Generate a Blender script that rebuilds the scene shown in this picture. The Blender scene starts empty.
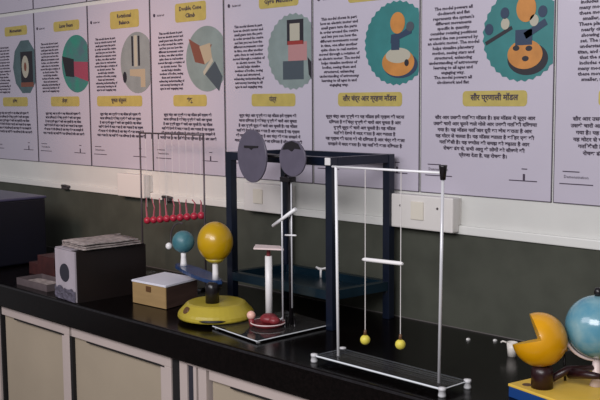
import bpy, bmesh, math, random
from mathutils import Vector, Matrix
random.seed(7)
S = bpy.context.scene
COL = S.collection
Z0 = 0.85                      # height of the worktop above the floor; all heights below are measured from the worktop
PI = math.pi

# ---------------------------------------------------------------- camera
FPX, YAW, PIT, ROL = 935.8, 0.7784, 0.10697, -0.00722
cam_d = bpy.data.cameras.new('camera')
cam = bpy.data.objects.new('camera', cam_d)
COL.objects.link(cam)
fw = Vector((-math.sin(YAW)*math.cos(PIT), math.cos(YAW)*math.cos(PIT), -math.sin(PIT)))
rt = fw.cross(Vector((0, 0, 1))).normalized()
up = rt.cross(fw)
r2 = rt*math.cos(ROL) + up*math.sin(ROL)
u2 = -rt*math.sin(ROL) + up*math.cos(ROL)
cam.matrix_world = Matrix(((r2.x, u2.x, -fw.x, 0.0), (r2.y, u2.y, -fw.y, -2.1754), (r2.z, u2.z, -fw.z, 0.65+Z0), (0, 0, 0, 1)))
cam_d.sensor_width = 36.0
cam_d.lens = FPX*36.0/600.0
cam_d.clip_start = 0.05
S.camera = cam

# ---------------------------------------------------------------- world, lamps, exposure
W = bpy.data.worlds.new('world'); S.world = W; W.use_nodes = True
bgn = W.node_tree.nodes['Background']
bgn.inputs[0].default_value = (0.70, 0.68, 0.72, 1)
bgn.inputs[1].default_value = 0.22
def area(name, loc, size, power, color, target):
    d = bpy.data.lights.new(name, 'AREA'); d.shape = 'RECTANGLE'
    d.size, d.size_y = size; d.energy = power; d.color = color
    o = bpy.data.objects.new(name, d); COL.objects.link(o); o.location = loc
    o.rotation_euler = (Vector(target)-Vector(loc)).to_track_quat('-Z', 'Y').to_euler()
    return o
area('ceiling_lamp', (-0.1, -3.5, 2.7), (2.2, 1.2), 84, (1.0, 0.98, 1.0), (-0.9, -0.0, 1.2))
area('ceiling_lamp', (-2.3, -3.3, 2.7), (2.2, 1.2), 31, (0.98, 0.93, 1.0), (-3.2, -0.0, 1.1))
wd = bpy.data.lights.new('added_warm_spot', 'SPOT'); wd.energy = 88; wd.color = (1.0, 0.52, 0.30); wd.spot_size = math.radians(36); wd.spot_blend = 1.0; wd.shadow_soft_size = 0.25  # unseen orange spot, added to give the left posters their warm glow
wl = bpy.data.objects.new('added_warm_spot', wd); COL.objects.link(wl); wl.location = (-2.6, -2.2, 2.4)
wl.rotation_euler = (Vector((-3.02, 0, 1.42))-Vector(wl.location)).to_track_quat('-Z', 'Y').to_euler()
S.view_settings.view_transform = 'Standard'
S.view_settings.look = 'None'
S.view_settings.exposure = 0.24
S.view_settings.gamma = 1.0
S.view_settings.use_curve_mapping = False

# ---------------------------------------------------------------- materials
def lin(c):
    return tuple(((v/255)/12.92 if v/255 <= 0.04045 else ((v/255+0.055)/1.055)**2.4) for v in c) + (1.0,)
def mat(name, rgb, rough=0.5, metal=0.0, noise=0.0, nscale=20.0, bump=0.0, spec=0.5, stretch=(1, 1, 1), coat=0.0, rgb2=None, transmission=0.0):
    m = bpy.data.materials.new(name); m.use_nodes = True
    nt = m.node_tree; b = nt.nodes['Principled BSDF']
    b.inputs['Base Color'].default_value = lin(rgb)
    b.inputs['Roughness'].default_value = rough
    b.inputs['Metallic'].default_value = metal
    b.inputs['Specular IOR Level'].default_value = spec
    b.inputs['Coat Weight'].default_value = coat
    b.inputs['Transmission Weight'].default_value = transmission
    if noise > 0 or bump > 0 or rgb2:
        tc = nt.nodes.new('ShaderNodeTexCoord'); mp = nt.nodes.new('ShaderNodeMapping')
        mp.inputs['Scale'].default_value = stretch
        n = nt.nodes.new('ShaderNodeTexNoise'); n.inputs['Scale'].default_value = nscale; n.inputs['Detail'].default_value = 5
        nt.links.new(tc.outputs['Object'], mp.inputs[0]); nt.links.new(mp.outputs[0], n.inputs[0])
        r = nt.nodes.new('ShaderNodeValToRGB')
        c0 = lin(rgb); k = noise
        c1 = lin(rgb2) if rgb2 else tuple(min(1, v*(1+k)) for v in c0[:3])+(1,)
        ca = c0 if rgb2 else tuple(v*(1-k) for v in c0[:3])+(1,)
        r.color_ramp.elements[0].position = 0.38; r.color_ramp.elements[0].color = ca
        r.color_ramp.elements[1].position = 0.64; r.color_ramp.elements[1].color = c1
        nt.links.new(n.outputs[0], r.inputs[0]); nt.links.new(r.outputs[0], b.inputs['Base Color'])
        if bump > 0:
            bp = nt.nodes.new('ShaderNodeBump'); bp.inputs['Strength'].default_value = bump; bp.inputs['Distance'].default_value = 0.004
            nt.links.new(n.outputs[0], bp.inputs['Height']); nt.links.new(bp.outputs[0], b.inputs['Normal'])
    return m
def clear(name, tint=(235, 240, 245), gloss=0.14, rough=0.03):
    m = bpy.data.materials.new(name); m.use_nodes = True
    nt = m.node_tree; nt.nodes.remove(nt.nodes['Principled BSDF'])
    out = nt.nodes['Material Output']
    t = nt.nodes.new('ShaderNodeBsdfTransparent'); t.inputs[0].default_value = lin(tint)
    g = nt.nodes.new('ShaderNodeBsdfGlossy'); g.inputs['Roughness'].default_value = rough
    lw = nt.nodes.new('ShaderNodeFresnel'); lw.inputs[0].default_value = 1.3+gloss
    mx = nt.nodes.new('ShaderNodeMixShader')
    nt.links.new(lw.outputs[0], mx.inputs[0]); nt.links.new(t.outputs[0], mx.inputs[1]); nt.links.new(g.outputs[0], mx.inputs[2])
    df = nt.nodes.new('ShaderNodeBsdfDiffuse'); df.inputs[0].default_value = lin((150, 146, 144)); m2 = nt.nodes.new('ShaderNodeMixShader'); m2.inputs[0].default_value = 0.07
    nt.links.new(mx.outputs[0], m2.inputs[1]); nt.links.new(df.outputs[0], m2.inputs[2]); nt.links.new(m2.outputs[0], out.inputs[0])
    return m
M = dict(
    plaster=mat('wall_plaster', (206, 206, 202), 0.35, noise=0.03, nscale=6, bump=0.02),
    ledge=mat('white_ledge_paint', (216, 216, 212), 0.3),
    splash=mat('dark_backsplash', (72, 74, 66), 0.5, noise=0.12, nscale=9, spec=0.15),
    granite=mat('black_granite', (8, 5, 5), 0.2, noise=0.6, nscale=160, spec=0.2),
    granite_chip=mat('granite_edge', (34, 33, 36), 0.3, noise=0.3, nscale=120, spec=0.4),
    floor=mat('floor_tile_grey', (120, 112, 108), 0.4, noise=0.1, nscale=4),
    steel=mat('painted_frame', (190, 176, 170), 0.4, noise=0.03, nscale=5),
    panel=mat('beige_panel', (168, 155, 135), 0.5, noise=0.05, nscale=3),
    gapdark=mat('dark_recess', (14, 12, 12), 0.8),
    grey=mat('grey_strip', (96, 92, 90), 0.5),
    paper=mat('poster_paper', (184, 178, 191), 0.32, noise=0.02, nscale=4, coat=0.15),
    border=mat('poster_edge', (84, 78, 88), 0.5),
    ink=mat('poster_ink', (62, 52, 68), 0.6),
    yel=mat('headline_yellow', (176, 160, 88), 0.4, noise=0.06, nscale=30),
    teal=mat('picture_teal', (50, 118, 118), 0.4, noise=0.08, nscale=14),
    green=mat('picture_green', (50, 128, 112), 0.4, noise=0.12, nscale=14, rgb2=(76, 104, 112)),
    gteal=mat('picture_grey_teal', (76, 98, 102), 0.4, noise=0.12, nscale=14),
    pale=mat('picture_pale_grey', (134, 140, 140), 0.4, noise=0.08, nscale=14),
    pale2=mat('picture_pale_green', (126, 140, 138), 0.4, noise=0.08, nscale=14),
    pblack=mat('print_black', (34, 32, 40), 0.5), pdark=mat('print_navy', (40, 58, 82), 0.5),
    porange=mat('print_orange', (184, 124, 60), 0.5, noise=0.1, nscale=20), pcream=mat('print_cream', (170, 166, 150), 0.5),
    ppink=mat('print_pink', (146, 64, 84), 0.5), pbrown=mat('print_brown', (118, 72, 58), 0.5), prose=mat('print_rose', (168, 124, 124), 0.5),
    pred=mat('print_red', (140, 48, 44), 0.5), pbeige=mat('print_beige', (168, 154, 130), 0.5), pgrey=mat('print_slate', (66, 76, 84), 0.5),
    plastic=mat('switch_white', (216, 212, 208), 0.3), rocker=mat('rocker_cream', (216, 210, 196), 0.25), hole=mat('screw_dark', (70, 62, 62), 0.5),
    blue=mat('blue_frame_paint', (14, 22, 38), 0.3, noise=0.15, nscale=15), bluerail=mat('blue_rail_paint', (8, 30, 42), 0.28, noise=0.15, nscale=15),
    cap=mat('white_end_cap', (222, 220, 220), 0.4),
    disc=mat('grey_disc', (90, 85, 100), 0.38, noise=0.06, nscale=30), mark=mat('black_mark', (28, 25, 30), 0.4),
    rod=mat('pale_rod', (236, 236, 238), 0.3), metal=mat('grey_metal_rod', (206, 206, 210), 0.3, metal=0.15),
    thin=mat('dark_wire_rod', (84, 76, 82), 0.35, metal=0.3), thread=mat('thread', (206, 202, 200), 0.6), pinkthread=mat('pink_thread', (156, 76, 90), 0.6),
    acryl=clear('clear_acrylic'), edge=mat('frosted_edge', (222, 226, 230), 0.35), foot=mat('rubber_foot', (206, 206, 208), 0.4),
    white=mat('white_plastic', (234, 232, 232), 0.35), bob=mat('yellow_bob', (214, 200, 78), 0.5, noise=0.1, nscale=60),
    redball=mat('red_ball', (168, 40, 62), 0.35), pinkplate=mat('pinkish_plate', (226, 206, 204), 0.4),
    wine=mat('dark_red_plastic', (128, 44, 50), 0.4, noise=0.2, nscale=60), peach=mat('peach_ball', (236, 186, 170), 0.4), dark=mat('black_plastic', (22, 19, 22), 0.3),
    sun=mat('sun_yellow', (188, 148, 0), 0.3, noise=0.05, nscale=14, coat=0.3), base=mat('mustard_base', (176, 158, 54), 0.35, noise=0.05, nscale=18),
    arm=mat('blue_arm', (36, 62, 104), 0.25, noise=0.15, nscale=22), earth=mat('teal_earth', (58, 110, 122), 0.4, nscale=26, rgb2=(84, 130, 136)),
    brown=mat('brown_box_side', (20, 10, 8), 0.55, noise=0.15, nscale=14), speakerwhite=mat('grey_white_panel', (172, 164, 172), 0.45, noise=0.05, nscale=20),
    cone=mat('speaker_cone', (42, 42, 52), 0.5), news=mat('newsprint', (128, 118, 116), 0.8, nscale=60, rgb2=(168, 158, 154)),
    wrap=mat('clear_wrap', (88, 84, 98), 0.3, noise=0.3, nscale=60, bump=0.6),
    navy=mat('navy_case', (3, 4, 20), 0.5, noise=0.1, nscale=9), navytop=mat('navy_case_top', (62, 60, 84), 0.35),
    red=mat('dark_red_card', (58, 24, 24), 0.6, noise=0.25, nscale=26), tray=mat('tray_paper', (92, 82, 84), 0.5, noise=0.1, nscale=30),
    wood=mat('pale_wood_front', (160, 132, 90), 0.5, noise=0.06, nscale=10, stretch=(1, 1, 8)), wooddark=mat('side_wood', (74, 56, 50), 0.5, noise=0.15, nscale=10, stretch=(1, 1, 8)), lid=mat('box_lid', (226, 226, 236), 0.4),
    clasp=mat('brass_clasp', (96, 66, 40), 0.4),
    amber=mat('amber_ball', (214, 152, 2), 0.32, noise=0.05, nscale=14, coat=0.3), amberin=mat('amber_inside', (226, 178, 40), 0.4, noise=0.04, nscale=16),
    maroon=mat('maroon_plastic', (38, 14, 18), 0.35), board=mat('yellow_board', (224, 186, 76), 0.45, noise=0.06, nscale=16), boardblue=mat('blue_board_side', (22, 62, 122), 0.4),
    globe=mat('globe_sea', (84, 142, 164), 0.2, nscale=17, rgb2=(130, 168, 176), coat=0.5), bead=mat('brass_bead', (206, 170, 96), 0.25, metal=0.6),
    cup=mat('cup_white', (222, 216, 208), 0.35), fleck=mat('pale_speck', (230, 228, 226), 0.6), clip=mat('clip_dark', (60, 56, 58), 0.6),
)

# ---------------------------------------------------------------- helpers
class MB:
    def __init__(s): s.bm = bmesh.new()
    def box(s, x0, x1, y0, y1, z0, z1, bev=0.0):
        v = [s.bm.verts.new(p) for p in [(x0,y0,z0),(x1,y0,z0),(x1,y1,z0),(x0,y1,z0),(x0,y0,z1),(x1,y0,z1),(x1,y1,z1),(x0,y1,z1)]]
        f = [s.bm.faces.new([v[i] for i in q]) for q in [(3,2,1,0),(4,5,6,7),(0,1,5,4),(1,2,6,5),(2,3,7,6),(3,0,4,7)]]
        if bev > 0:
            es = list({e for q in f for e in q.edges})
            bmesh.ops.bevel(s.bm, geom=es, offset=bev, segments=2, affect='EDGES', profile=0.6)
        return s
    def tube(s, pts, r, n=10, cap=True):
        pts = [Vector(p) for p in pts]; rs = r if isinstance(r, (list, tuple)) else [r]*len(pts)
        rings = []; ref = None
        for i, p in enumerate(pts):
            a = pts[max(0, i-1)]; b = pts[min(len(pts)-1, i+1)]; d = (b-a).normalized()
            if ref is None: ref = Vector((0, 0, 1)) if abs(d.z) < 0.9 else Vector((1, 0, 0))
            u = d.cross(ref).normalized(); w = u.cross(d).normalized(); ref = w
            rings.append([s.bm.verts.new(p+(u*math.cos(2*PI*k/n)+w*math.sin(2*PI*k/n))*rs[i]) for k in range(n)])
        for a, b in zip(rings, rings[1:]):
            for k in range(n):
                f = s.bm.faces.new((a[k], a[(k+1)%n], b[(k+1)%n], b[k])); f.smooth = n > 6
        if cap: s.bm.faces.new(rings[0][::-1]); s.bm.faces.new(rings[-1])
        return s
    def lathe(s, prof, c=(0,0), n=32, sx=1, sy=1, smooth=True):
        rings = []
        for r, z in prof:
            if r < 1e-6: rings.append([s.bm.verts.new((c[0], c[1], z))])
            else: rings.append([s.bm.verts.new((c[0]+r*sx*math.cos(2*PI*k/n), c[1]+r*sy*math.sin(2*PI*k/n), z)) for k in range(n)])
        for a, b in zip(rings, rings[1:]):
            for k in range(n):
                k2 = (k+1) % n
                if len(a) == 1 and len(b) == 1: continue
                if len(a) == 1: f = s.bm.faces.new((a[0], b[k2], b[k]))
                elif len(b) == 1: f = s.bm.faces.new((a[k], a[k2], b[0]))
                else: f = s.bm.faces.new((a[k], a[k2], b[k2], b[k]))
                f.smooth = smooth
        if len(rings[0]) > 1: s.bm.faces.new(rings[0][::-1])
        if len(rings[-1]) > 1: s.bm.faces.new(rings[-1])
        return s
    def ball(s, c, r, n=24, sz=1.0):
        prof = [(r*math.sin(PI*i/(n//2)), c[2]-r*sz*math.cos(PI*i/(n//2))) for i in range(n//2+1)]
        prof[0] = (0, prof[0][1]); prof[-1] = (0, prof[-1][1])
        return s.lathe(prof, (c[0], c[1]), n)
    def prism(s, poly, z0, z1, bev=0):                    # polygon in plan, extruded upwards
        a = [s.bm.verts.new((p[0], p[1], z0)) for p in poly]; b = [s.bm.verts.new((p[0], p[1], z1)) for p in poly]
        n = len(poly); fs = [s.bm.faces.new(a[::-1]), s.bm.faces.new(b)]
        for k in range(n): fs.append(s.bm.faces.new((a[k], a[(k+1)%n], b[(k+1)%n], b[k])))
        if bev: bmesh.ops.bevel(s.bm, geom=list({e for e in fs[1].edges}), offset=bev, segments=2, affect='EDGES')
        return s
    def wallpoly(s, poly, y0, y1):                        # polygon in the wall plane (x, z), from y0 (back) to y1 (front)
        a = [s.bm.verts.new((p[0], y0, p[1])) for p in poly]; b = [s.bm.verts.new((p[0], y1, p[1])) for p in poly]
        n = len(poly); s.bm.faces.new(a); s.bm.faces.new(b[::-1])
        for k in range(n): s.bm.faces.new((a[k], b[k], b[(k+1)%n], a[(k+1)%n]))
        return s
    def rot(s, ang, axis, c):
        bmesh.ops.rotate(s.bm, verts=s.bm.verts, cent=c, matrix=Matrix.Rotation(ang, 3, axis)); return s
    def build(s, name, m, parent=None):
        # geometry is given in worktop coordinates; under a thing it is moved into the thing's own frame
        bmesh.ops.recalc_face_normals(s.bm, faces=s.bm.faces)
        me = bpy.data.meshes.new(name); s.bm.to_mesh(me); s.bm.free(); me.materials.append(m)
        o = bpy.data.objects.new(name, me); COL.objects.link(o)
        if parent is None:
            vs = [v.co for v in me.vertices]
            c = Vector(((min(v.x for v in vs)+max(v.x for v in vs))/2, (min(v.y for v in vs)+max(v.y for v in vs))/2, min(v.z for v in vs)))
            me.transform(Matrix.Translation(-c)); o.location = c+Vector((0, 0, Z0))
            o['org'] = [0.0, 0.0, 0.0]; del o['org']
            ORG[o.name] = (c, 0.0)
        else:
            c, a = ORG[parent.name]
            me.transform(Matrix.Rotation(-a, 4, 'Z') @ Matrix.Translation(-c) if WORLD[0] else Matrix())
            o.parent = parent; ORG[o.name] = (c, a)
        return o
ORG = {}; WORLD = [True]
def thing(name, label, cat, loc, rz=0.0, group=None):
    o = bpy.data.objects.new(name, None); COL.objects.link(o); o.empty_display_size = 0.05
    o.location = (loc[0], loc[1], loc[2]+Z0); o.rotation_euler = (0, 0, rz)
    ORG[o.name] = (Vector(loc), rz); o['label'] = label; o['category'] = cat
    if group: o['group'] = group
    return o
def tag(o, label, cat, group=None):
    o['label'] = label; o['category'] = cat
    if group: o['group'] = group
    return o
def struct(o): o['kind'] = 'structure'; return o
class local:
    def __enter__(s): WORLD[0] = False
    def __exit__(s, *a): WORLD[0] = True
def copy_tree(o, parent=None):
    c = o.copy(); COL.objects.link(c)
    if parent: c.parent = parent
    ORG[c.name] = ORG[o.name]
    for ch in list(o.children): copy_tree(ch, c)
    return c

# ---------------------------------------------------------------- the setting
struct(MB().box(-5.4, 0.9, 0.0, 0.12, 0.271, 1.95).build('wall_back', M['plaster']))
struct(MB().box(-5.4, 0.9, -0.006, 0.12, -0.85, 0.271).build('wall_backsplash', M['splash']))
struct(MB().box(-5.4, 0.9, -0.014, 0.0, 0.2712, 0.296, 0.003).build('trim_1', M['ledge']))
struct(MB().box(-5.4, 0.9, -4.5, 0.0, -0.95, -0.85).build('floor', M['floor']))
DC = 0.574
ct = MB().box(-5.4, 0.9, -DC, -0.0065, -0.0845, 0.0, 0.004).build('worktop', M['granite'])
tag(ct, 'long polished black granite worktop running along the wall', 'worktop')
MB().box(-5.4, 0.9, -DC-0.0012, -DC+0.004, -0.0095, -0.0035, 0.001).build('edge_bevel', M['granite_chip'], ct)

struct(MB().box(-5.4, 0.9, -0.0095, -0.0062, 0.0002, 0.0030, 0.0008).build('trim_2', M['grey']))

# ---------------------------------------------------------------- cabinets under the worktop
YC = -DC+0.02
def cabinet(x0, x1, label, doors, pil=None, gap=0.0375):
    t = thing('base_cabinet', label, 'cabinet', ((x0+x1)/2, -0.3, -0.85), 0, 'cabinets under the worktop')
    MB().box(x0, x1, YC+0.03, -0.02, -0.84, -0.088).build('body', M['gapdark'], t)
    MB().box(x0+0.01, x1-0.01, YC+0.045, YC+0.06, -0.8495, -0.84).build('plinth', M['grey'], t)
    for (a, b, sl, sr) in doors:
        d = MB().box(a, b, YC+0.014, YC+0.026, -0.82, -0.094).build('door', M['panel'], t)
        MB().box(a, b, YC, YC+0.02, -0.122, -0.0875, 0.002).build('top_rail', M['steel'], d)
        MB().box(a, b, YC, YC+0.02, -0.84, -0.80, 0.002).build('bottom_rail', M['steel'], d)
        if sl: MB().box(a, a+sl, YC, YC+0.02, -0.80, -0.122, 0.002).build('stile', M['steel'], d)
        if sr: MB().box(b-sr, b, YC, YC+0.02, -0.80, -0.122, 0.002).build('stile', M['steel'], d)
        # thin dark rubber seal in the groove under the top rail
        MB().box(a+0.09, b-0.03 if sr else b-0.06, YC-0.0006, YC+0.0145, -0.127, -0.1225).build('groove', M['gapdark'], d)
    MB().box(x1+0.0005, x1+gap, YC+0.004, YC+0.03, -0.84, -0.086).build('filler_strip', M['gapdark'], t)
    for (p, q_) in zip(doors, doors[1:]): MB().box(p[1]+.0005, q_[0]-.0005, YC+0.002, YC+0.03, -0.84, -0.124).build('filler_strip', M['gapdark'], t)
    if pil:
        a = pil[0]
        MB().box(a, a+0.034, YC, YC+0.03, -0.84, -0.0875, 0.002).build('pilaster', M['steel'], t)
        MB().box(a+0.0345, a+0.0615, YC+0.006, YC+0.03, -0.84, -0.0985).build('channel', M['cone'], t)
        MB().box(a+0.062, a+0.075, YC, YC+0.03, -0.84, -0.0875, 0.002).build('pilaster', M['steel'], t)
        MB().box(a+0.084, a+0.119, YC, YC+0.03, -0.84, -0.0875, 0.002).build('pilaster', M['steel'], t)
        MB().box(a+0.034, a+0.132, YC+0.001, YC+0.03, -0.098, -0.0875, 0.001).build('head_rail', M['steel'], t)
cabinet(-4.22, -3.155, 'base cabinet at the far left end, mostly out of frame', [(-4.21, -3.70, .045, .045), (-3.69, -3.165, .045, .045)], None, .0095)
cabinet(-3.145, -2.129, 'beige panelled base cabinet under the brown box and mustard orrery base', [(-3.133, -2.679, 0, .045), (-2.664, -2.131, 0, .05)])
cabinet(-2.091, -0.93, 'beige base cabinet with slotted pale pilaster under the clear disc stand', [(-1.959, -1.45, 0, .045), (-1.44, -0.935, .012, .05)], (-2.091,), .0295)
cabinet(-0.90, 0.30, 'base cabinet under the yellow ball and blue globe at the right', [(-0.895, -0.31, .03, .045), (-0.30, 0.295, .03, .05)])

# ---------------------------------------------------------------- posters
X0, PW = -3.7897, 0.4274
PB, PT = 0.381, 1.043
def text(name, body, x, z, size, parent, align='CENTER', pitch=None, m='ink', bold=0.0004, y=-0.0052, sx=1.0):
    c = bpy.data.curves.new(name, 'FONT'); c.body = body; c.size = size; c.align_x = align; c.align_y = 'TOP'
    c.space_line = (pitch/size) if pitch else 1.0; c.resolution_u = 1; c.offset = bold; c.fill_mode = 'FRONT'
    c.materials.append(M[m])
    o = bpy.data.objects.new(name, c); COL.objects.link(o); o.parent = parent
    po, a = ORG[parent.name]
    o.location = Vector((x, y, z))-po; o.rotation_euler = (PI/2, 0, 0); o.scale = (sx, 1, 1)
    ORG[o.name] = (po, a)
    return o
def circ(cx, cz, rx, rz, n=36, scal=0.0, xmax=9):
    out = []
    for k in range(n):
        r = 1+ (scal if k % 2 else 0)
        out.append((min(xmax, cx+rx*r*math.cos(2*PI*k/n)), cz+rz*r*math.sin(2*PI*k/n)))
    return out
ENG = ["This model shows in part", "how an electric motor and", "small gears turn the parts", "in order around the centre", "and lets you see how the", "different movements occur", "in time, one after another", "quite close to real motion", "moved through a rotation of", "an electric motor. The model", "helps visualise motions of", "bodies, seeing them and", "structured, enhancing", "understanding of astronomy", "learning to all ages in and", "engaging way."]
ENG6 = ["The model powers all", "clockwork and flat", "represents the system's", "different movements", "specific in quantity", "consider rotating positions", "around the sun powered by", "an electric motor. The model", "helps visualise planetary", "motion, seeing stars and", "structured, enhancing", "understanding of astronomy", "learning to all ages and", "engaging way."]
ENG8 = ["that the solar system", "includes eight planets", "many moons and rings", "these moving in orbits", "smaller, and others", "These planets travel in", "nearly circular paths", "showing the motion", "set. The model helps", "understand how they",  "titan, and other moons"]
HIN = ["सूर्य चंद्र और पृथ्वी का यह मॉडल हमें ग्रहण की घटना", "दिखाता है कि चंद्र पृथ्वी के चारों ओर घूमता है और", "पृथ्वी सूर्य के चारों ओर घूमती है। यह मॉडल", "गति को देखने में मदद करता है और बताता है", "यह ग्रहण की घटना को भी दिखाता है और चंद्र की कला", "समझने में मदद करता है। यह गति की कला दिखाता है"]
import textwrap
ENGL = textwrap.wrap(" ".join(ENG), 27)
HIN7 = ["सौर और उसकी गति का मॉडल है। इस मॉडल में सूर्य और", "उसके चारों ओर घूमने वाले गोले और उनकी गति की दिखाया", "गया है। यह मॉडल गति और दूरी का बोध कराता है और", "यह मोटर से चलता है। यह मॉडल बताता है कि हर एक की", "गति कैसी है। यह खगोल की समझ को बढ़ाता है और", "रोचक ढंग से, सभी आयु के लोगों को सीखने की", "प्रेरणा देता है, यह रोचक है।"]
HINL = textwrap.wrap(' '.join(HIN+HIN7), 50)
def fit(lines, n): 
    return "\n".join((lines*4)[:n])
def rrect(x0, x1, z0, z1, r=.011):
    out = []
    for cx_, cz_, a0 in ((x1-r, z1-r, 0), (x0+r, z1-r, 90), (x0+r, z0+r, 180), (x1-r, z0+r, 270)):
        for q in range(5):
            a = math.radians(a0+q*22.5); out.append((cx_+r*math.cos(a), cz_+r*math.sin(a)))
    return out
HB2 = {1: (.12, .86), 2: (.31, .77)}
def poster(k, label, pic, h1lines, n_hin=6, eng=ENG, hin=HIN, z_h1=0.97, z_t1=0.905, title2="सौर चंद्र और ग्रहण मॉडल", title1=("Solar and Lunar",), base=0.0, small=False, hb=(0.30, 0.80), tcol=0.26):
    x0 = X0+(k)*PW+0.003; x1 = X0+(k+1)*PW-0.003; w = x1-x0
    t = thing('poster', label, 'poster', ((x0+x1)/2, -0.001, PB+base), 0, 'laminated posters in a row on the wall')
    MB().box(x0, x1, -0.0035, -0.0012, PB+base, PT+base-0.004).build('sheet', M['paper'], t)
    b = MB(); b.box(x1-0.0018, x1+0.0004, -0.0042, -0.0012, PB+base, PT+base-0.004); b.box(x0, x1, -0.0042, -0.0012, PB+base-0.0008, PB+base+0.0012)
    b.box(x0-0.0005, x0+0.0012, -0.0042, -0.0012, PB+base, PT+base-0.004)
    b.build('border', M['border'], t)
    X = lambda u: x0+u*w
    # headline, English
    n = len(title1); hh = 0.026*n+0.012
    hb1 = MB().wallpoly(rrect(X(hb[0]+.08), X(hb[1]+.06), z_h1-hh/2+base-.002, z_h1+hh/2+base+.002), -0.0036, -0.0043).build('headline_box', M['yel'], t)
    text('headline', "\n".join(title1), X((hb[0]+hb[1])/2+.07), z_h1+base+0.013*n-0.002, 0.021, t, pitch=0.026, bold=0.0006, sx=1.1)
    text('emblem', "\u25cf", X(0.06), z_h1+base+0.008, 0.016, t, align='CENTER')
    text('emblem_caption', "Exhibit hall", X(0.10), z_h1+base+0.004, 0.010, t, align='LEFT', bold=0.0001)
    # English column
    if k <= 3: eng, hin, tcol = ENGL, HINL, .29
    text('english_text', fit(eng, 16), X(tcol), z_t1+base, 0.0122, t, pitch=0.0136, sx=1.12 if k <= 3 else 1.18)
    # second headline and Hindi paragraph
    h2 = HB2.get(k, (hb[0]-.02, hb[1]+.02))
    MB().wallpoly(rrect(X(h2[0]), X(h2[1]), 0.628+base, 0.670+base), -0.0036, -0.0043).build('headline_box', M['yel'], t)
    text('headline', title2, X((h2[0]+h2[1])/2), 0.662+base, 0.0215, t, bold=0.0006)
    text('hindi_text', fit(hin, n_hin), X(0.5), 0.603+base, 0.0128, t, pitch=0.0172, bold=0.0004, sx=1.22)
    # footer
    for (u0, u1, z0, z1) in ((.06, .17, .4615, .4640), (.04, .26, .430, .4325), (.70, .90, .4305, .433), (.79, .83, .462, .4645), (.80, .815, .433, .450)):
        MB().box(X(u0), X(u1), -0.0045, -0.0036, z0+base, z1+base).build('footer_line', M['ink'], t)
    text('footer_caption', "Demonstration", X(.15), 0.455+base, 0.011, t, bold=0.0)
    if pic: pic(t, X, w, x1)
    return t
def flat(name, poly, m, parent, lay=0):
    return MB().wallpoly(poly, -0.0037, -0.0044-0.0003*lay).build(name, M[m], parent)
def rect(cx, cz, w, h, a=0):
    c, s = math.cos(a), math.sin(a)
    return [(cx+u*c-v*s, cz+u*s+v*c) for u, v in [(-w/2,-h/2),(w/2,-h/2),(w/2,h/2),(-w/2,h/2)]]
def pic_a(t, X, w, xm):
    cx, cz = X(.80), .806
    p = flat('picture', circ(cx, cz, .112, .124, 10, 0, xm-.003), 'gteal', t)
    flat('printed_frame', rect(cx+.012, cz-.01, .105, .155), 'pblack', p, 1)
    flat('printed_ring', circ(cx, cz, .031, .05), 'pcream', p, 2); flat('printed_hub', circ(cx, cz, .011, .02), 'pbrown', p, 3)
    flat('printed_base', rect(cx+.012, cz-.08, .11, .02), 'pbrown', p, 2)
def pic_b(t, X, w, xm):
    cx, cz = X(.79), .806
    p = flat('picture', circ(cx, cz, .115, .120, 40, 0, xm-.003), 'green', t)
    flat('printed_block', [(cx-.112, cz+.035), (cx-.02, cz+.02), (cx-.02, cz-.055), (cx-.085, cz-.05)], 'pblack', p, 1)
    flat('printed_beam', [(cx-.02, cz+.01), (xm-.003, cz+.005), (xm-.003, cz-.075), (cx-.02, cz-.05)], 'ppink', p, 1)
def pic_c(t, X, w, xm):
    cx, cz = X(.80), .797
    p = flat('picture', circ(cx, cz, .112, .118, 40, 0, xm-.003), 'pale', t)
    for dx in (-.03, .012): flat('printed_rod', rect(cx+dx, cz+.045, .012, .115), 'pblack', p, 1)
    flat('printed_strip', rect(cx-.009, cz+.045, .020, .12), 'pcream', p, 1)
    flat('printed_stand', [(cx-.05, cz-.025), (cx+.05, cz-.025), (cx+.05, cz-.095), (cx+.02, cz-.095), (cx+.02, cz-.055), (cx-.05, cz-.05)], 'pbeige', p, 1)
    flat('printed_weight', circ(cx-.085, cz-.055, .013, .022), 'pblack', p, 1)
def pic_d(t, X, w, xm):
    cx, cz = X(.78), .797
    p = flat('picture', circ(cx, cz, .117, .116, 44, 0, xm-.003), 'pale2', t)
    flat('printed_cone', [(cx-.10, cz+.075), (cx-.02, cz+.04), (cx+.03, cz+.05), (cx-.01, cz-.02), (cx-.065, cz-.01)], 'pbrown', p, 1)
    flat('printed_tip', [(cx-.04, cz+.045), (cx+.02, cz+.055), (cx+.03, cz), (cx-.01, cz-.02)], 'pbeige', p, 2)
    flat('printed_band', [(cx-.02, cz-.045), (cx+.03, cz+.005), (cx+.036, cz-.01), (cx-.015, cz-.06)], 'pcream', p, 3)
    flat('printed_cone', [(cx-.01, cz-.055), (cx+.045, cz-.01), (cx+.085, cz-.065), (cx+.065, cz-.115)], 'pgrey', p, 1)
def pic_e(t, X, w, xm):
    cx, cz = X(.80), .805
    p = flat('picture', circ(cx, cz, .116, .118, 56, .05, xm-.003), 'pale2', t)
    flat('printed_frame', rect(cx+.01, cz+.062, .075, .080), 'pblack', p, 1); flat('printed_dial', rect(cx+.008, cz+.062, .045, .055), 'pcream', p, 2)
    flat('printed_body', rect(cx+.02, cz-.0, .085, .06), 'prose', p, 1); flat('printed_body', rect(cx, cz-.06, .095, .06), 'pgrey', p, 1)
    flat('printed_bar', rect(cx+.01, cz+.028, .07, .012), 'pred', p, 2)
    flat('printed_knob', [(cx+.065, cz-.02), (xm-.003, cz-.035), (xm-.003, cz-.09), (cx+.07, cz-.075)], 'pblack', p, 1)
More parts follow.
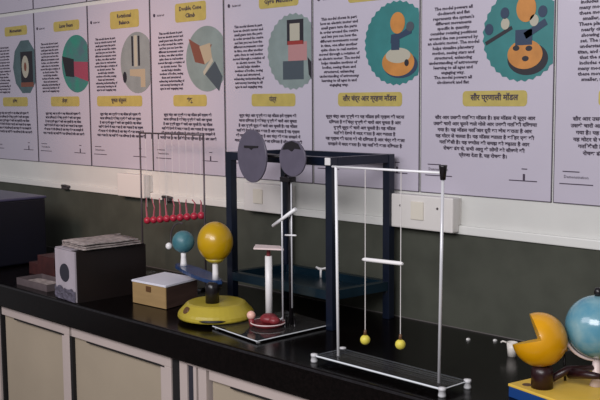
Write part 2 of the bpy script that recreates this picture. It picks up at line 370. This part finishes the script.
def pic_f(t, X, w, xm):
    cx, cz = X(.80), .812
    p = flat('picture', circ(cx, cz, .118, .118, 64, .045, xm-.003), 'teal', t)
    flat('printed_shadow', circ(cx+.014, cz-.064, .064, .038), 'pdark', p, 1)
    flat('printed_base', circ(cx+.006, cz-.056, .060, .040), 'porange', p, 2); flat('printed_top', circ(cx+.006, cz-.036, .046, .022), 'pcream', p, 3)
    flat('printed_hole', circ(cx+.038, cz-.058, .008, .010), 'pblack', p, 4)
    flat('printed_arm', [(cx-.022, cz+.0), (cx+.055, cz+.025), (cx+.06, cz+.055), (cx+.02, cz+.03), (cx-.02, cz+.025)], 'pdark', p, 3)
    flat('printed_post', rect(cx-.004, cz-.005, .03, .03), 'pdark', p, 4)
    flat('printed_sun', circ(cx+.004, cz+.058, .027, .031), 'porange', p, 4); flat('printed_earth', circ(cx+.05, cz+.045, .014, .014), 'pgrey', p, 4)
def pic_g(t, X, w, xm):
    cx, cz = X(.775), .815
    p = flat('picture', circ(cx, cz, .116, .118, 64, .045, xm-.003), 'teal', t)
    flat('printed_shadow', circ(cx+.018, cz-.064, .060, .042), 'pblack', p, 1); flat('printed_base', circ(cx+.01, cz-.052, .052, .038), 'porange', p, 2)
    for a, b in ((-.016, -.03), (.022, -.032), (.012, -.058)): flat('printed_hole', circ(cx+a, cz+b-.005, .010, .007), 'pblack', p, 3)
    flat('printed_hub', rect(cx+.006, cz-.008, .05, .04), 'pdark', p, 3); flat('printed_arm', rect(cx-.07, cz+.0, .09, .010, .45), 'pblack', p, 2)
    flat('printed_arm', rect(cx+.04, cz+.012, .07, .018, .5), 'pdark', p, 3)
    flat('printed_sun', circ(cx+.012, cz+.066, .029, .035), 'porange', p, 4)
    for a, b, m in ((-.10, .018, 'pdark'), (-.052, .058, 'pdark'), (-.05, .03, 'pcream'), (.036, .034, 'pcream'), (.06, .055, 'pdark')):
        flat('printed_planet', circ(cx+a, cz+b, .013, .015), m, p, 4)
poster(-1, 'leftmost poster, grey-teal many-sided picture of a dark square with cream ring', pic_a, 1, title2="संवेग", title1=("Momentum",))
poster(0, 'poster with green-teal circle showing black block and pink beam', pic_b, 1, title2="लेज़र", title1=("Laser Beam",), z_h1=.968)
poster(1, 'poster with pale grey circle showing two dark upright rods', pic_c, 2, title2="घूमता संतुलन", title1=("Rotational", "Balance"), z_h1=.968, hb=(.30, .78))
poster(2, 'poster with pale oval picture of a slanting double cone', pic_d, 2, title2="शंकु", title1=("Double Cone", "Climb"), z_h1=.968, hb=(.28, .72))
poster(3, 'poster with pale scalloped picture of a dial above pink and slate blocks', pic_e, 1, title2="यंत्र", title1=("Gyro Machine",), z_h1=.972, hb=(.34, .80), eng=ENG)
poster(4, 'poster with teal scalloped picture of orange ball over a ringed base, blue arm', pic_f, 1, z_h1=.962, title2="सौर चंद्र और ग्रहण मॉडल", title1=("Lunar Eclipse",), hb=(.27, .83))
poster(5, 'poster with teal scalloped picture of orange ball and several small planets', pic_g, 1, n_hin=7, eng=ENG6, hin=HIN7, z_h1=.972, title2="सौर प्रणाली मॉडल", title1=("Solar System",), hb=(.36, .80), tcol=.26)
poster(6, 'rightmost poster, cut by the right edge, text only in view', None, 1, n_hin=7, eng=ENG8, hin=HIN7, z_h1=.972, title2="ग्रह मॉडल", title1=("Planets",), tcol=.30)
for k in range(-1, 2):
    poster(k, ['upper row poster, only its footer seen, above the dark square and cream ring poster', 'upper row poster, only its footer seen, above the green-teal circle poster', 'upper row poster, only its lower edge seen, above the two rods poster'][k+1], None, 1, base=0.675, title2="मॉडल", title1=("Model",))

# ---------------------------------------------------------------- switch boxes on the wall
def switch_box(x0, x1, z0, z1, label, rx, holes=()):
    t = thing('switch_box', label, 'switch box', ((x0+x1)/2, -0.008, z0), 0, 'surface-mounted switch boxes')
    MB().box(x0, x1, -0.046, -0.0145, z0, z1, 0.004).build('housing', M['plastic'], t)
    MB().box(x0+.003, x1-.003, -0.0145, -0.0005, max(z0, .2975), z1-.003).build('back_plate', M['plastic'], t)
    for a in rx: MB().box(a-.022, a+.022, -0.050, -0.0455, z0+.028, z1-.018, .0015).build('rocker', M['rocker'], t)
    for a in holes: MB().tube([(a, -0.0475, z0+.065), (a, -0.0455, z0+.065)], .0035, 10).build('screw', M['hole'], t)
switch_box(-1.735, -1.506, .277, .375, 'large white switch box with one rocker, right of the blue frame', (-1.628,), (-1.69, -1.558))
switch_box(-2.370, -2.165, .275, .370, 'white switch box behind the blue frame and grey discs', (-2.297,), ())
switch_box(-3.12, -2.945, .275, .365, 'white switch box at left, just beside the red ball frame', (), ())
for x, l in ((-3.545, 'small dark cable clip on the ledge above the brown box'), (-2.83, 'small dark cable clip on the ledge behind the red ball frame')):
    t = thing('cable_clip', l, 'clip', (x, -0.03, .264), 0, 'cable clips under the wall ledge')
    MB().box(x-.022, x+.022, -.030, -.0145, .272, .283, .003).build('bracket', M['clip'], t)
    MB().tube([(x-.03, -.021, .286), (x+.0, -.022, .288), (x+.03, -.021, .285)], .005, 8).build('cable', M['clip'], t)

# ---------------------------------------------------------------- blue steel frame
P = dict(fl=(-2.20, -0.25), fr=(-1.763, -0.262), rl=(-2.165, -0.045), rr=(-1.735, -0.045))
t = thing('blue_frame', 'tall dark blue open steel frame with four square legs against the wall', 'frame', (-1.96, -0.15, 0))
HF = 0.49
for k in P:
    x, y = P[k]; MB().box(x-.0125, x+.0125, y-.0125, y+.0125, 0.0, HF, .002).build('leg', M['blue'], t)
def bar(a, b, z, h, m, name, inset=0.0):
    a, b = Vector(a+(z,)), Vector(b+(z,)); d = (b-a).normalized(); n = Vector((-d.y, d.x, 0)); a = a+d*.0128; b = b-d*.0128
    mb = MB(); vs = []
    for q in (a, b):
        for s1, s2 in ((-1,-1),(1,-1),(1,1),(-1,1)): vs.append(mb.bm.verts.new(q+n*s1*.0115+Vector((0,0,s2*h/2))))
    for q in ((0,1,2,3),(7,6,5,4),(0,4,5,1),(1,5,6,2),(2,6,7,3),(3,7,4,0)): mb.bm.faces.new([vs[i] for i in q])
    return mb.build(name, M[m], t)
for a, b in (('fl','fr'), ('rl','rr'), ('fl','rl'), ('fr','rr')):
    bar(P[a], P[b], HF-.0125, .024, 'blue', 'top_rail')
    bar(P[a], P[b], .100, .026, 'bluerail', 'lower_rail')
MB().prism([(P['fl'][0]+.013, P['fl'][1]+.013), (P['fr'][0]-.013, P['fr'][1]+.013), (P['rr'][0]-.013, P['rr'][1]-.013), (P['rl'][0]+.013, P['rl'][1]-.013)], .086, .09).build('lower_shelf', M['bluerail'], t)
MB().box(P['fr'][0]-.010, P['fr'][0]+.010, P['fr'][1]-.0175, P['fr'][1]-.0127, HF-.022, HF-.001, .002).build('end_cap', M['cap'], t)
sc = thing('wing_nut', 'small white wing nut on a stub inside the blue frame, by its right legs', 'fitting', (-2.0, -.055, .0905))
MB().tube([(-2.0, -.055, .0905), (-2.0, -.055, .118)], .0045, 8).build('stub', M['cap'], sc)
MB().tube([(-2.020, -.055, .121), (-2.006, -.055, .117), (-1.994, -.055, .119), (-1.978, -.055, .123)], [.004, .0045, .003, .0035], 8).build('wing', M['cap'], sc)

# ---------------------------------------------------------------- hanging red ball frame (left)
xa, xb, yw = -2.843, -2.478, -0.13
t = thing('ball_row_frame', 'thin dark wire frame with a row of hanging red balls, left of blue frame', 'pendulum frame', ((xa+xb)/2, yw, 0))
MB().box(xa-.02, xb+.02, yw-.05, yw+.05, .004, .010, .001).build('base', M['acryl'], t)
for z in (xa-.012, xb+.012):
    for yy in (yw-.04, yw+.04): MB().tube([(z, yy, 0), (z, yy, .0045)], .006, 10).build('foot', M['foot'], t)
for x in (xa, xb): MB().tube([(x, yw, .010), (x, yw, .532)], .0032, 8).build('post', M['thin'], t)
MB().tube([(xa-.004, yw, .532), (xb+.004, yw, .532)], .0030, 8).build('crossbar', M['thin'], t)
for i in range(9):
    x = xa+.034+(xb-xa-.052)*i/8; zb = .210+.0055*i
    MB().tube([(x, yw, .530), (x, yw, .512)], .0026, 6).build('hook', M['thin'], t)
    s_ = MB(); s_.tube([(x, yw, .514), (x, yw, zb+.05)], .0006, 4)
    s_.build('thread', M['thread'], t)
    rb = MB(); rb.tube([(x-.004-.006*(i%2), yw, zb+.085-.004*i), (x+.006*((i*2)%3-1), yw, zb+.045), (x, yw, zb+.008)], [.0016, .0028, .005], 6); rb.build('tassel', M['pinkthread'], t)
    MB().ball((x, yw, zb), .0135, 14).build('ball', M['redball'], t)

# ---------------------------------------------------------------- sun and earth orrery (left)
bx, by = -2.100, -0.405
t = thing('orrery', 'orrery with big yellow sun ball, teal earth and mustard round base', 'model', (bx, by, 0))
o = MB().lathe([(.0, .0102), (.105, .0102), (.112, .012), (.114, .016), (.113, .024), (.109, .031), (.088, .053), (.081, .056), (.0, .057)], (bx, by), 40, smooth=False).build('base', M['base'], t)
MB().lathe([(0, 0), (.066, 0), (.066, .0103), (0, .0103)], (bx, by), 20).build('base_foot', M['dark'], t)
# dark oval opening on the slanting flank and slot at the front rim
a = math.atan2(-.094, -.016)
kx, ky = bx+.0985*math.cos(a), by+.0985*math.sin(a)
MB().tube([(kx-.003*math.cos(a), ky-.003*math.sin(a), .038), (kx+.0035*math.cos(a), ky+.0035*math.sin(a), .0425)], .0115, 16).build('dial', M['clasp'], o)
a2 = math.atan2(-.081, .078)
sl = MB()
sl.tube([(bx+.1135*math.cos(a2+q*.085), by+.1135*math.sin(a2+q*.085), .019) for q in range(-4, 5)], [.001,.003,.004,.004,.004,.004,.004,.003,.001], 8).build('slot', M['mark'], o)
MB().lathe([(.0, .056), (.0205, .056), (.0200, .100), (.018, .112), (.012, .117), (0, .118)], (bx+.010, by-.022), 24).build('hub', M['dark'], t)
ex, ey = bx-.258, by+.085
d = Vector((ex-bx, ey-by, 0)).normalized(); n_ = Vector((-d.y, d.x, 0))
poly = []
for s_, wd in ((-.024, .010), (-.014, .018), (.04, .026), (.12, .032), (.20, .030), (.29, .022), (.325, .010)): poly.append((bx+d.x*s_+n_.x*wd, by+d.y*s_+n_.y*wd))
for s_, wd in reversed(((-.024, .010), (-.014, .018), (.04, .026), (.12, .032), (.20, .030), (.29, .022), (.325, .010))): poly.append((bx+d.x*s_-n_.x*wd, by+d.y*s_-n_.y*wd))
armo = MB().prism(poly, .1105, .121, .003).build('arm', M['arm'], t)
MB().box(bx-.012, bx+.018, by-.022, by+.010, .098, .111, .002).build('arm_bracket', M['dark'], t)
MB().lathe([(.010, .121), (.009, .14), (.0085, .170), (.010, .180)], (bx, by), 16).build('sun_stem', M['white'], t)
MB().lathe([(.0, .170), (.014, .171), (.022, .176), (.030, .185), (0, .185)], (bx, by), 24).build('sun_collar', M['base'], t)
MB().ball((bx+.001, by, .2345), .053, 40, 1.12).build('sun', M['sun'], t)
MB().lathe([(.012, .121), (.010, .13), (.0085, .15), (.009, .168)], (ex, ey), 16).build('earth_stem', M['white'], t)
ea = MB().ball((ex, ey, .198), .036, 30).build('earth', M['earth'], t)
arc = [(ex-.052*math.cos(q), ey-.010, .205+.055*math.sin(q)) for q in [(-.3+2.1*i/12) for i in range(13)]]
MB().tube(arc, .0022, 6).build('meridian_arc', M['thin'], t)
MB().tube([(ex-.030, ey-.01, .186), (ex-.045, ey-.02, .183)], .0018, 6).build('moon_arm', M['thin'], t)
MB().ball((ex-.047, ey-.022, .182), .0110, 18).build('moon', M['white'], t)

# ---------------------------------------------------------------- clear disc stand in the middle
F_, L_, R_ = Vector((-1.806, -.512)), Vector((-2.024, -.483)), Vector((-1.787, -.236))
B_ = L_+R_-F_
t = thing('disc_stand', 'clear acrylic stand with two grey discs on tall poles and white column', 'model', (-1.93, -.36, 0))
pl = [tuple(F_), tuple(R_), tuple(B_), tuple(L_)]
q = MB().prism(pl, .004, .009).build('base', M['acryl'], t)
for a, b in ((L_, F_), (F_, R_)):
    MB().tube([(a.x, a.y, .0065), (b.x, b.y, .0065)], .0016, 6).build('edge', M['edge'], q)
cen = (F_+L_+R_+B_)/4
for c in (F_, L_, R_, B_):
    c2 = c+(cen-c)*.07; MB().tube([(c2.x, c2.y, 0), (c2.x, c2.y, .0041)], .006, 12).build('foot', M['foot'], t)
cx, cy = -1.955, -.325
MB().lathe([(.0, .009), (.0105, .009), (.0105, .198), (0, .198)], (cx, cy), 20).build('column', M['white'], t)
MB().lathe([(.0, .198), (.006, .198), (.005, .224), (0, .224)], (cx, cy), 12).build('column_pin', M['wine'], t)
MB().prism([(cx-.055, cy+.0), (cx-.012, cy-.048), (cx+.068, cy-.004), (cx+.018, cy+.030)], .222, .2265).build('plate', M['pinkplate'], t)
px_, py_ = -1.866, -.322
MB().tube([(px_, py_, .009), (px_, py_, .43)], .0062, 10).build('pole', M['dark'], t)
MB().tube([(px_-.016, py_-.018, .009), (px_-.016, py_-.018, .43)], .0026, 10).build('pole', M['metal'], t)
MB().tube([(px_+.010, py_-.006, .06), (px_+.010, py_-.006, .43)], .0022, 8).build('pole', M['metal'], t)
MB().box(px_-.02, px_+.016, py_-.022, py_+.008, .420, .434, .002).build('pole_clamp', M['dark'], t)
MB().tube([(px_-.014, py_-.005, .43), (px_-.003, py_, .50)], .004, 8).build('disc_post', M['dark'], t)
MB().tube([(px_, py_, .49), (px_-.125, py_-.012, .49)], .005, 10).build('disc_arm', M['dark'], t)
def disc(cx, cy, cz, r, ang, name='disc'):
    m = MB(); m.lathe([(0, -.003), (r-.001, -.003), (r, -.002), (r, .002), (r-.001, .003), (0, .003)], (0, 0), 44, smooth=False)
    bmesh.ops.rotate(m.bm, verts=m.bm.verts, cent=(0,0,0), matrix=Matrix.Rotation(ang, 3, 'Z') @ Matrix.Rotation(PI/2, 3, 'X'))
    bmesh.ops.translate(m.bm, verts=m.bm.verts, vec=(cx, cy, cz))
    return m.build(name, M['disc'], t)
A1, A2 = -.12, 0.02
def mark(cx, cy, cz, poly, ang, par):
    m = MB(); m.wallpoly(poly, -.0025, -.0055)
    bmesh.ops.rotate(m.bm, verts=m.bm.verts, cent=(0,0,0), matrix=Matrix.Rotation(ang, 3, 'Z'))
    bmesh.ops.translate(m.bm, verts=m.bm.verts, vec=(cx, cy, cz)); return m.build('mark', M['mark'], par)
d1 = (-2.003, -.340, .4875); d2 = (-1.846, -.331, .4865)
A1 = -.17
D1 = disc(*d1, .0765, A1); D2 = disc(*d2, .0505, A2)
mark(*d1, [(-.036, .023), (-.010, .024), (0, .019), (.010, .024), (.036, .026), (.038, .031), (-.036, .030)], A1, D1)
mark(*d2, [(-.036, .024), (-.014, .026), (0, .020), (.010, .028), (.034, .027), (.024, .042), (.0, .049), (-.024, .042)], A2, D2)
MB().tube([(-1.915, -.345, .292), (-1.832, -.335, .346)], [.0045, .0055], 10).build('lever', M['rod'], t)
MB().tube([(px_-.0, py_-.018, .322), (px_-.0, py_+.002, .322)], .003, 8).build('lever_pin', M['metal'], t)
MB().tube([(px_-.01, py_-.012, .268), (px_+.028, py_-.006, .270)], .0025, 8).build('cross_pin', M['rod'], t)
# foot clutter of the poles: dark motor and splayed legs
MB().tube([(px_-.016, py_-.018, .03), (px_-.03, py_-.04, .009)], .0024, 8).build('brace', M['metal'], t)
MB().tube([(px_-.010, py_-.012, .03), (px_+.014, py_-.04, .009)], .0024, 8).build('brace', M['dark'], t)
MB().tube([(px_+.012, py_, .03), (px_+.034, py_-.02, .009)], .0024, 8).build('brace', M['dark'], t)
mx, my = -1.905, -.377
ds = MB().lathe([(.0, .0090), (.040, .0090), (.050, .019), (.048, .020), (.038, .016), (0, .016)], (mx, my), 32).build('dish', M['wine'], t)
MB().tube([(mx+.050*math.cos(a), my+.050*math.sin(a), .0195) for a in [2*PI*i/32 for i in range(33)]], .0017, 6, False).build('rim', M['pinkplate'], ds)
mm = MB(); mm.ball((mx+.004, my+.0, .030), .026, 18, .6); mm.ball((mx+.030, my-.004, .029), .017, 14, .7); mm.ball((mx-.022, my+.014, .026), .014, 14, .8)
mm.build('motor', M['wine'], ds)
MB().tube([(-1.935, -.410, .009), (-1.938, -.412, .030)], .008, 12).build('ball_seat', M['wine'], t)
MB().ball((-1.938, -.412, .040), .0125, 18).build('peach_ball', M['peach'], t)

# ---------------------------------------------------------------- coupled pendulum stand
t = thing('pendulum_stand', 'clear base pendulum stand with pale rods and two hanging yellow balls', 'pendulum stand', (-1.39, -.465, 0))
a, b, c, d_ = Vector((-1.573, -.534)), Vector((-1.180, -.540)), Vector((-1.174, -.452)), Vector((-1.562, -.440))
q = MB().prism([tuple(a), tuple(b), tuple(c), tuple(d_)], .014, .019).build('base', M['acryl'], t)
for u, v in ((a, b), (b, c), (c, d_), (d_, a)):
    MB().tube([(u.x, u.y, .0165), (v.x, v.y, .0165)], .0024 if u is a else .0015, 6).build('edge', M['edge'], q)
for f in (a, b, c, d_): MB().lathe([(0, 0), (.008, 0), (.009, .004), (.007, .014), (.0085, .0145), (.0085, .021), (0, .022)], (f.x, f.y), 16).build('foot', M['foot'], t)
pl_, pr_ = (-1.523, -.500), (-1.209, -.512)
MB().tube([(pl_[0], pl_[1], .019), (pl_[0]-.006, pl_[1], .487)], .0036, 12).build('post', M['rod'], t)
MB().tube([(pr_[0], pr_[1], .019), (pr_[0]+.006, pr_[1], .500)], .0036, 12).build('post', M['metal'], t)
MB().tube([(pl_[0]-.018, pl_[1], .487), (pr_[0]+.009, pr_[1], .489)], .0028, 10).build('crossbar', M['rod'], t)
MB().lathe([(0, .474), (.006, .474), (.009, .502), (.0095, .506), (0, .506)], (pr_[0]+.006, pr_[1]), 16).build('clamp', M['dark'], t)
for xx, zz in ((-1.432, .076), (-1.325, .084)):
    yy = -.504
    s = MB().tube([(xx, yy, .487), (xx, yy, zz+.012)], .0011, 6).build('thread', M['thread'], t)
    bb = MB().ball((xx, yy, zz), .0122, 20).build('bob', M['bob'], t)
    MB().lathe([(.0, zz+.011), (.0045, zz+.012), (.003, zz+.024), (0, zz+.025)], (xx, yy), 10).build('bob_cap', M['clasp'], bb)
MB().tube([(-1.440, -.504, .270), (-1.433, -.504, .271), (-1.325, -.504, .274), (-1.319, -.504, .2742)], [.003, .0048, .0048, .003], 12).build('coupling_bar', M['white'], t)

# ---------------------------------------------------------------- big half-open ball on yellow board with the globe
RZ = -.23
t = thing('day_night_model', 'yellow-topped board with amber cut-open ball and blue globe', 'model', (-1.075, -.44, 0), RZ)
with local():
    MB().box(0, .30, 0, .23, .0, .024, .002).build('board_body', M['boardblue'], t)
    tp = MB().box(-.001, .301, -.001, .231, .024, .030, .0015).build('board_top', M['board'], t)
    MB().tube([(.030, .026, .0295), (.030, .026, .0305)], .011, 18).build('hole', M['clasp'], tp)
nx, ny = -1.008, -.415
MB().lathe([(.0, .030), (.0235, .030), (.0235, .062), (.022, .078), (0, .078)], (nx, ny), 28).build('neck', M['maroon'], t)
def lune_ball(c, r, a0, a1, tiltz, parent, n=30, m=22):
    # ball with a wedge removed; the wedge's hinge axis is horizontal and turned by tiltz
    ax = Vector((math.sin(tiltz), -math.cos(tiltz), .22)).normalized(); ux = Vector((0, 0, 1)).cross(ax).normalized(); uz = ax.cross(ux)
    sh = MB(); rows = []
    for i in range(n+1):
        ph = a0+(a1-a0)*i/n; row = []
        for j in range(1, m):
            th = PI*j/m; row.append(sh.bm.verts.new(Vector(c)+(ax*math.cos(th)+(ux*math.cos(ph)+uz*math.sin(ph))*math.sin(th))*r))
        rows.append(row)
    p0 = sh.bm.verts.new(Vector(c)+ax*r); p1 = sh.bm.verts.new(Vector(c)-ax*r)
    for i in range(n):
        for j in range(m-2):
            f = sh.bm.faces.new((rows[i][j], rows[i+1][j], rows[i+1][j+1], rows[i][j+1])); f.smooth = True
        f = sh.bm.faces.new((p0, rows[i+1][0], rows[i][0])); f.smooth = True
        f = sh.bm.faces.new((p1, rows[i][-1], rows[i+1][-1])); f.smooth = True
    o = sh.build('cut_ball', M['amber'], parent)
    for ph in (a0, a1):
        k = MB(); dd = ux*math.cos(ph)+uz*math.sin(ph)
        vs = [k.bm.verts.new(Vector(c)+(ax*math.cos(PI*j/40)+dd*math.sin(PI*j/40))*r*.9995) for j in range(41)]
        k.bm.faces.new(vs); fc = list(k.bm.faces); k.build('cut_face', M['amberin'], o)
    return o
# azimuth 'right' in the picture is +ux; the mouth opens to the upper left
lune_ball((nx-.008, ny, .1335), .0585, math.radians(-167), math.radians(111), .60, t)
gx, gy, gz = -.930, -.325, .160
MB().ball((gx, gy, gz), .068, 40).build('globe', M['globe'], t)
MB().lathe([(0, gz+.066), (.007, gz+.067), (.009, gz+.075), (.007, gz+.084), (0, gz+.086)], (gx, gy), 14).build('globe_knob', M['dark'], t)
v = Vector((rt.x, rt.y, 0)).normalized()
arc = [(gx+v.x*.073*math.cos(q), gy+v.y*.073*math.cos(q), gz+.073*math.sin(q)) for q in [math.radians(-150+120*i/16) for i in range(17)]]
MB().tube(arc, .0035, 8).build('globe_cradle', M['pinkplate'], t)
MB().lathe([(0, .030), (.014, .030), (.009, .045), (.008, .090), (0, .092)], (gx, gy), 18).build('globe_pillar', M['pinkplate'], t)
MB().tube([(nx+.014, ny+.014, .048), (nx+.035, ny+.045, .066), (gx-.004, gy-.004, .070)], [.008, .009, .006], 12).build('link_arm', M['maroon'], t)
MB().tube([(-.973, -.365, .057), (-.970, -.364, .0575), (-.925, -.375, .066), (-.895, -.375, .068)], [.010, .0125, .009, .006], 14).build('crank_handle', M['maroon'], t)
MB().tube([(gx-.070, gy-.012, .092), (gx-.073, gy-.012, .100)], .003, 8).build('bead_pin', M['dark'], t)
MB().ball((gx-.068, gy-.012, .101), .0065, 14).build('bead', M['bead'], t)
MB().tube([(gx-.066, gy-.012, .030), (gx-.070, gy-.012, .094)], .003, 8).build('bead_post', M['dark'], t)

# ---------------------------------------------------------------- small white cup and tiny pale specks by the wall
t = thing('white_cup', 'small white cup by the wall, left of the amber cut ball', 'cup', (-1.245, -.152, 0))
MB().lathe([(0, 0), (.011, 0), (.014, .036), (.0125, .036), (.010, .003), (0, .003)], (-1.245, -.152), 22).build('body', M['cup'], t)
MB().tube([(-1.259, -.157, .034), (-1.268, -.160, .036), (-1.272, -.162, .032)], .0022, 8).build('lip', M['cup'], t)
for x, y, l in ((-1.417, -.095, 'tiny white speck on the black worktop, behind the pendulum stand'), (-1.358, -.055, 'tiny pale speck on the worktop beside the small white cup')):
    tag(MB().prism([(x-.004, y-.003), (x+.004, y-.004), (x+.005, y+.003), (x-.002, y+.004)], 0.0, .005, .001).build('pale_speck', M['fleck'], None), l, 'fleck', 'specks on the worktop')  # small pale raised specks lying on the worktop

# ---------------------------------------------------------------- brown cabinet-like box with round opening
t = thing('brown_box', 'dark brown box with pale end panel and round dark opening', 'box', (-2.67, -.43, 0))
rz = -.07
BL = Vector((-2.599, -.576+.012)); 
def rp(u, v):   # u towards the left along the front, v towards the wall
    return (BL.x-u*math.cos(rz)+v*(-math.sin(rz))*-1*0+v*.045, BL.y-u*math.sin(rz)+v)
box_poly = [rp(0, 0), rp(0, .262), rp(.142, .262), rp(.142, 0)]
MB().prism(box_poly[::-1], 0, .168, .003).build('body', M['brown'], t)
pan = MB().prism([rp(.004, -.0005), rp(.004, -.006), rp(.139, -.006), rp(.139, -.0005)], .002, .167).build('end_panel', M['speakerwhite'], t)
pc = rp(.072, -.006)
MB().tube([(pc[0], pc[1]+.002, .092), (pc[0], pc[1]-.002, .092)], .030, 30).build('round_opening', M['cone'], pan)
MB().prism([rp(.03, .10), rp(.03, -.004), rp(.139, -.004), rp(.139, .10)], .1683, .1705).build('top_flap', M['speakerwhite'], t)
# crumpled clear wrap at the foot of the end panel
w = MB(); ww, hh = 12, 7; g = []
for i in range(ww+1):
    for j in range(hh+1):
        p = rp(.002+.138*i/ww, -.0075-.004*random.random()); g.append(w.bm.verts.new((p[0], p[1], .002+.038*j/hh*(.8+.4*random.random()))))
for i in range(ww):
    for j in range(hh):
        k = i*(hh+1)+j; w.bm.faces.new((g[k], g[k+hh+1], g[k+hh+2], g[k+1]))
wr = w.build('plastic_wrap', M['wrap'], None); tag(wr, 'crumpled clear plastic wrap at the foot of the pale end panel', 'wrap')
# folded newspaper on top
t = thing('folded_newspaper', 'folded grey newspaper lying on top of the dark brown box', 'newspaper', (-2.62, -.45, .1715))
def sheetlayer(z, dx, dy, sx, sy, curl, name, wob):
    m = MB(); N, K = 14, 6; g = [];
    for i in range(N+1):
        for j in range(K+1):
            u, v_ = i/N, j/K
            x, y = rp(.128-.152*u*sx+dx, .0+.215*v_*sy+dy)
            zz = z+wob*(math.sin(u*7+v_*4)+math.sin(v_*9))*.5+wob + (curl*max(0, (.25-u)/.25)**2 if curl else 0)
            g.append((m.bm.verts.new((x, y, zz)), m.bm.verts.new((x, y, zz+.0035))))
    for i in range(N):
        for j in range(K):
            k = i*(K+1)+j; q = (k, k+K+1, k+K+2, k+1)
            m.bm.faces.new([g[x][1] for x in q]).smooth = True; m.bm.faces.new([g[x][0] for x in q[::-1]]).smooth = True
    for i in range(N):
        for j in (0, K):
            k = i*(K+1)+j; m.bm.faces.new((g[k][0], g[k][1], g[k+K+1][1], g[k+K+1][0]))
    for j in range(K):
        for i in (0, N):
            k = i*(K+1)+j; m.bm.faces.new((g[k][0], g[k][1], g[k+1][1], g[k+1][0]))
    return m.build(name, M['news'], t)
sheetlayer(.1720, 0, .015, 1, 1, 0, 'sheet', .001)
sheetlayer(.1785, -.006, .022, .95, .96, 0, 'sheet', .0013)
sheetlayer(.1865, -.004, .014, .98, .95, 0, 'sheet', .0018)
ea_, eb_ = rp(.126, .022), rp(.126, .24)
fold = []
for i in range(9):
    q_ = PI/2+PI*i/8; fold.append((math.cos(q_)*.012, .1825+math.sin(q_)*.0088))
m = MB(); A = []; 
for e in (ea_, eb_): A.append([m.bm.verts.new((e[0]+f[0], e[1], f[1])) for f in fold]+[m.bm.verts.new((e[0]+f[0]*.6, e[1], .1825+(f[1]-.1825)*.6)) for f in fold[::-1]])
n = len(A[0])
for k in range(n): m.bm.faces.new((A[0][k], A[0][(k+1)%n], A[1][(k+1)%n], A[1][k]))
m.bm.faces.new(A[0]); m.bm.faces.new(A[1][::-1]); m.build('fold', M['news'], t)

# ---------------------------------------------------------------- small pale box with clasp
t = thing('wooden_box', 'small low wooden box with pale lid and tiny clasp', 'box', (-2.40, -.35, 0))
a, b, c = Vector((-2.476, -.434)), Vector((-2.315, -.424)), Vector((-2.345, -.276)); d_ = a+c-b
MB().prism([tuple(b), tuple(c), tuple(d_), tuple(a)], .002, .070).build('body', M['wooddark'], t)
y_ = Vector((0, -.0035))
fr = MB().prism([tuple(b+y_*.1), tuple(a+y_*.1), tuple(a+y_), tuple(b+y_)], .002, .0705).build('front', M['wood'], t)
e = .003
MB().prism([tuple(b+Vector((e, -e*1.6))), tuple(c+Vector((e, e))), tuple(d_+Vector((-e, e))), tuple(a+Vector((-e, -e*1.6)))], .0706, .0765, .001).build('lid', M['lid'], t)
cl = a+(b-a)*.50
MB().box(cl.x-.011, cl.x+.011, cl.y-.0075, cl.y-.0035, .047, .064, .001).build('clasp', M['clasp'], t)

# ---------------------------------------------------------------- navy case, red box, paper tray at the far left
t = thing('navy_case', 'big dark navy case at the left edge of the worktop', 'case', (-3.6, -.39, 0))
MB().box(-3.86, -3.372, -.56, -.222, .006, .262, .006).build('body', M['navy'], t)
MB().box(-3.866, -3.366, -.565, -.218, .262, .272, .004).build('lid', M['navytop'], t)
for x in (-3.83, -3.40):
    for y in (-.53, -.25): MB().tube([(x, y, 0), (x, y, .007)], .012, 12).build('foot', M['dark'], t)
t = thing('red_carton', 'dark red carton between the navy case and the brown box', 'carton', (-3.02, -.40, 0))
MB().box(-3.10, -2.985, -.42, -.27, 0, .082, .002).build('body', M['red'], t)
MB().prism([(-3.10, -.42), (-2.985, -.42), (-2.985, -.345), (-3.10, -.345)], .0825, .0845).build('flap', M['red'], t)
MB().box(-3.20, -3.115, -.40, -.29, 0, .045, .002).build('side_tray', M['red'], t)
t = thing('paper_tray', 'shallow tray of pale papers left of the brown box', 'tray', (-2.93, -.49, 0))
MB().box(-3.04, -2.84, -.535, -.44, 0, .003).build('bottom', M['tray'], t)
for (x0, x1, y0, y1) in ((-3.04, -2.84, -.538, -.535), (-3.04, -2.84, -.44, -.437), (-3.043, -3.04, -.538, -.437), (-2.84, -2.837, -.538, -.437)):
    MB().box(x0, x1, y0, y1, 0, .024).build('side', M['tray'], t)
pp = MB(); pp.box(-3.03, -2.86, -.525, -.45, .0035, .012, .002); pp.rot(.06, 'Z', (-2.94, -.49, 0)); pp.build('papers', M['news'], t)

# ---------------------------------------------------------------- lettering becomes plain mesh print
bpy.context.view_layer.update()
dg = bpy.context.evaluated_depsgraph_get()
for o in [o for o in S.objects if o.type == 'FONT']:
    me = bpy.data.meshes.new_from_object(o.evaluated_get(dg))
    nm, par, mw = o.name, o.parent, (o.location.copy(), o.rotation_euler.copy(), o.scale.copy())
    if not me.materials: me.materials.append(M['ink'])
    bpy.data.objects.remove(o)
    q = bpy.data.objects.new(nm, me); COL.objects.link(q); q.parent = par
    q.location, q.rotation_euler, q.scale = mw
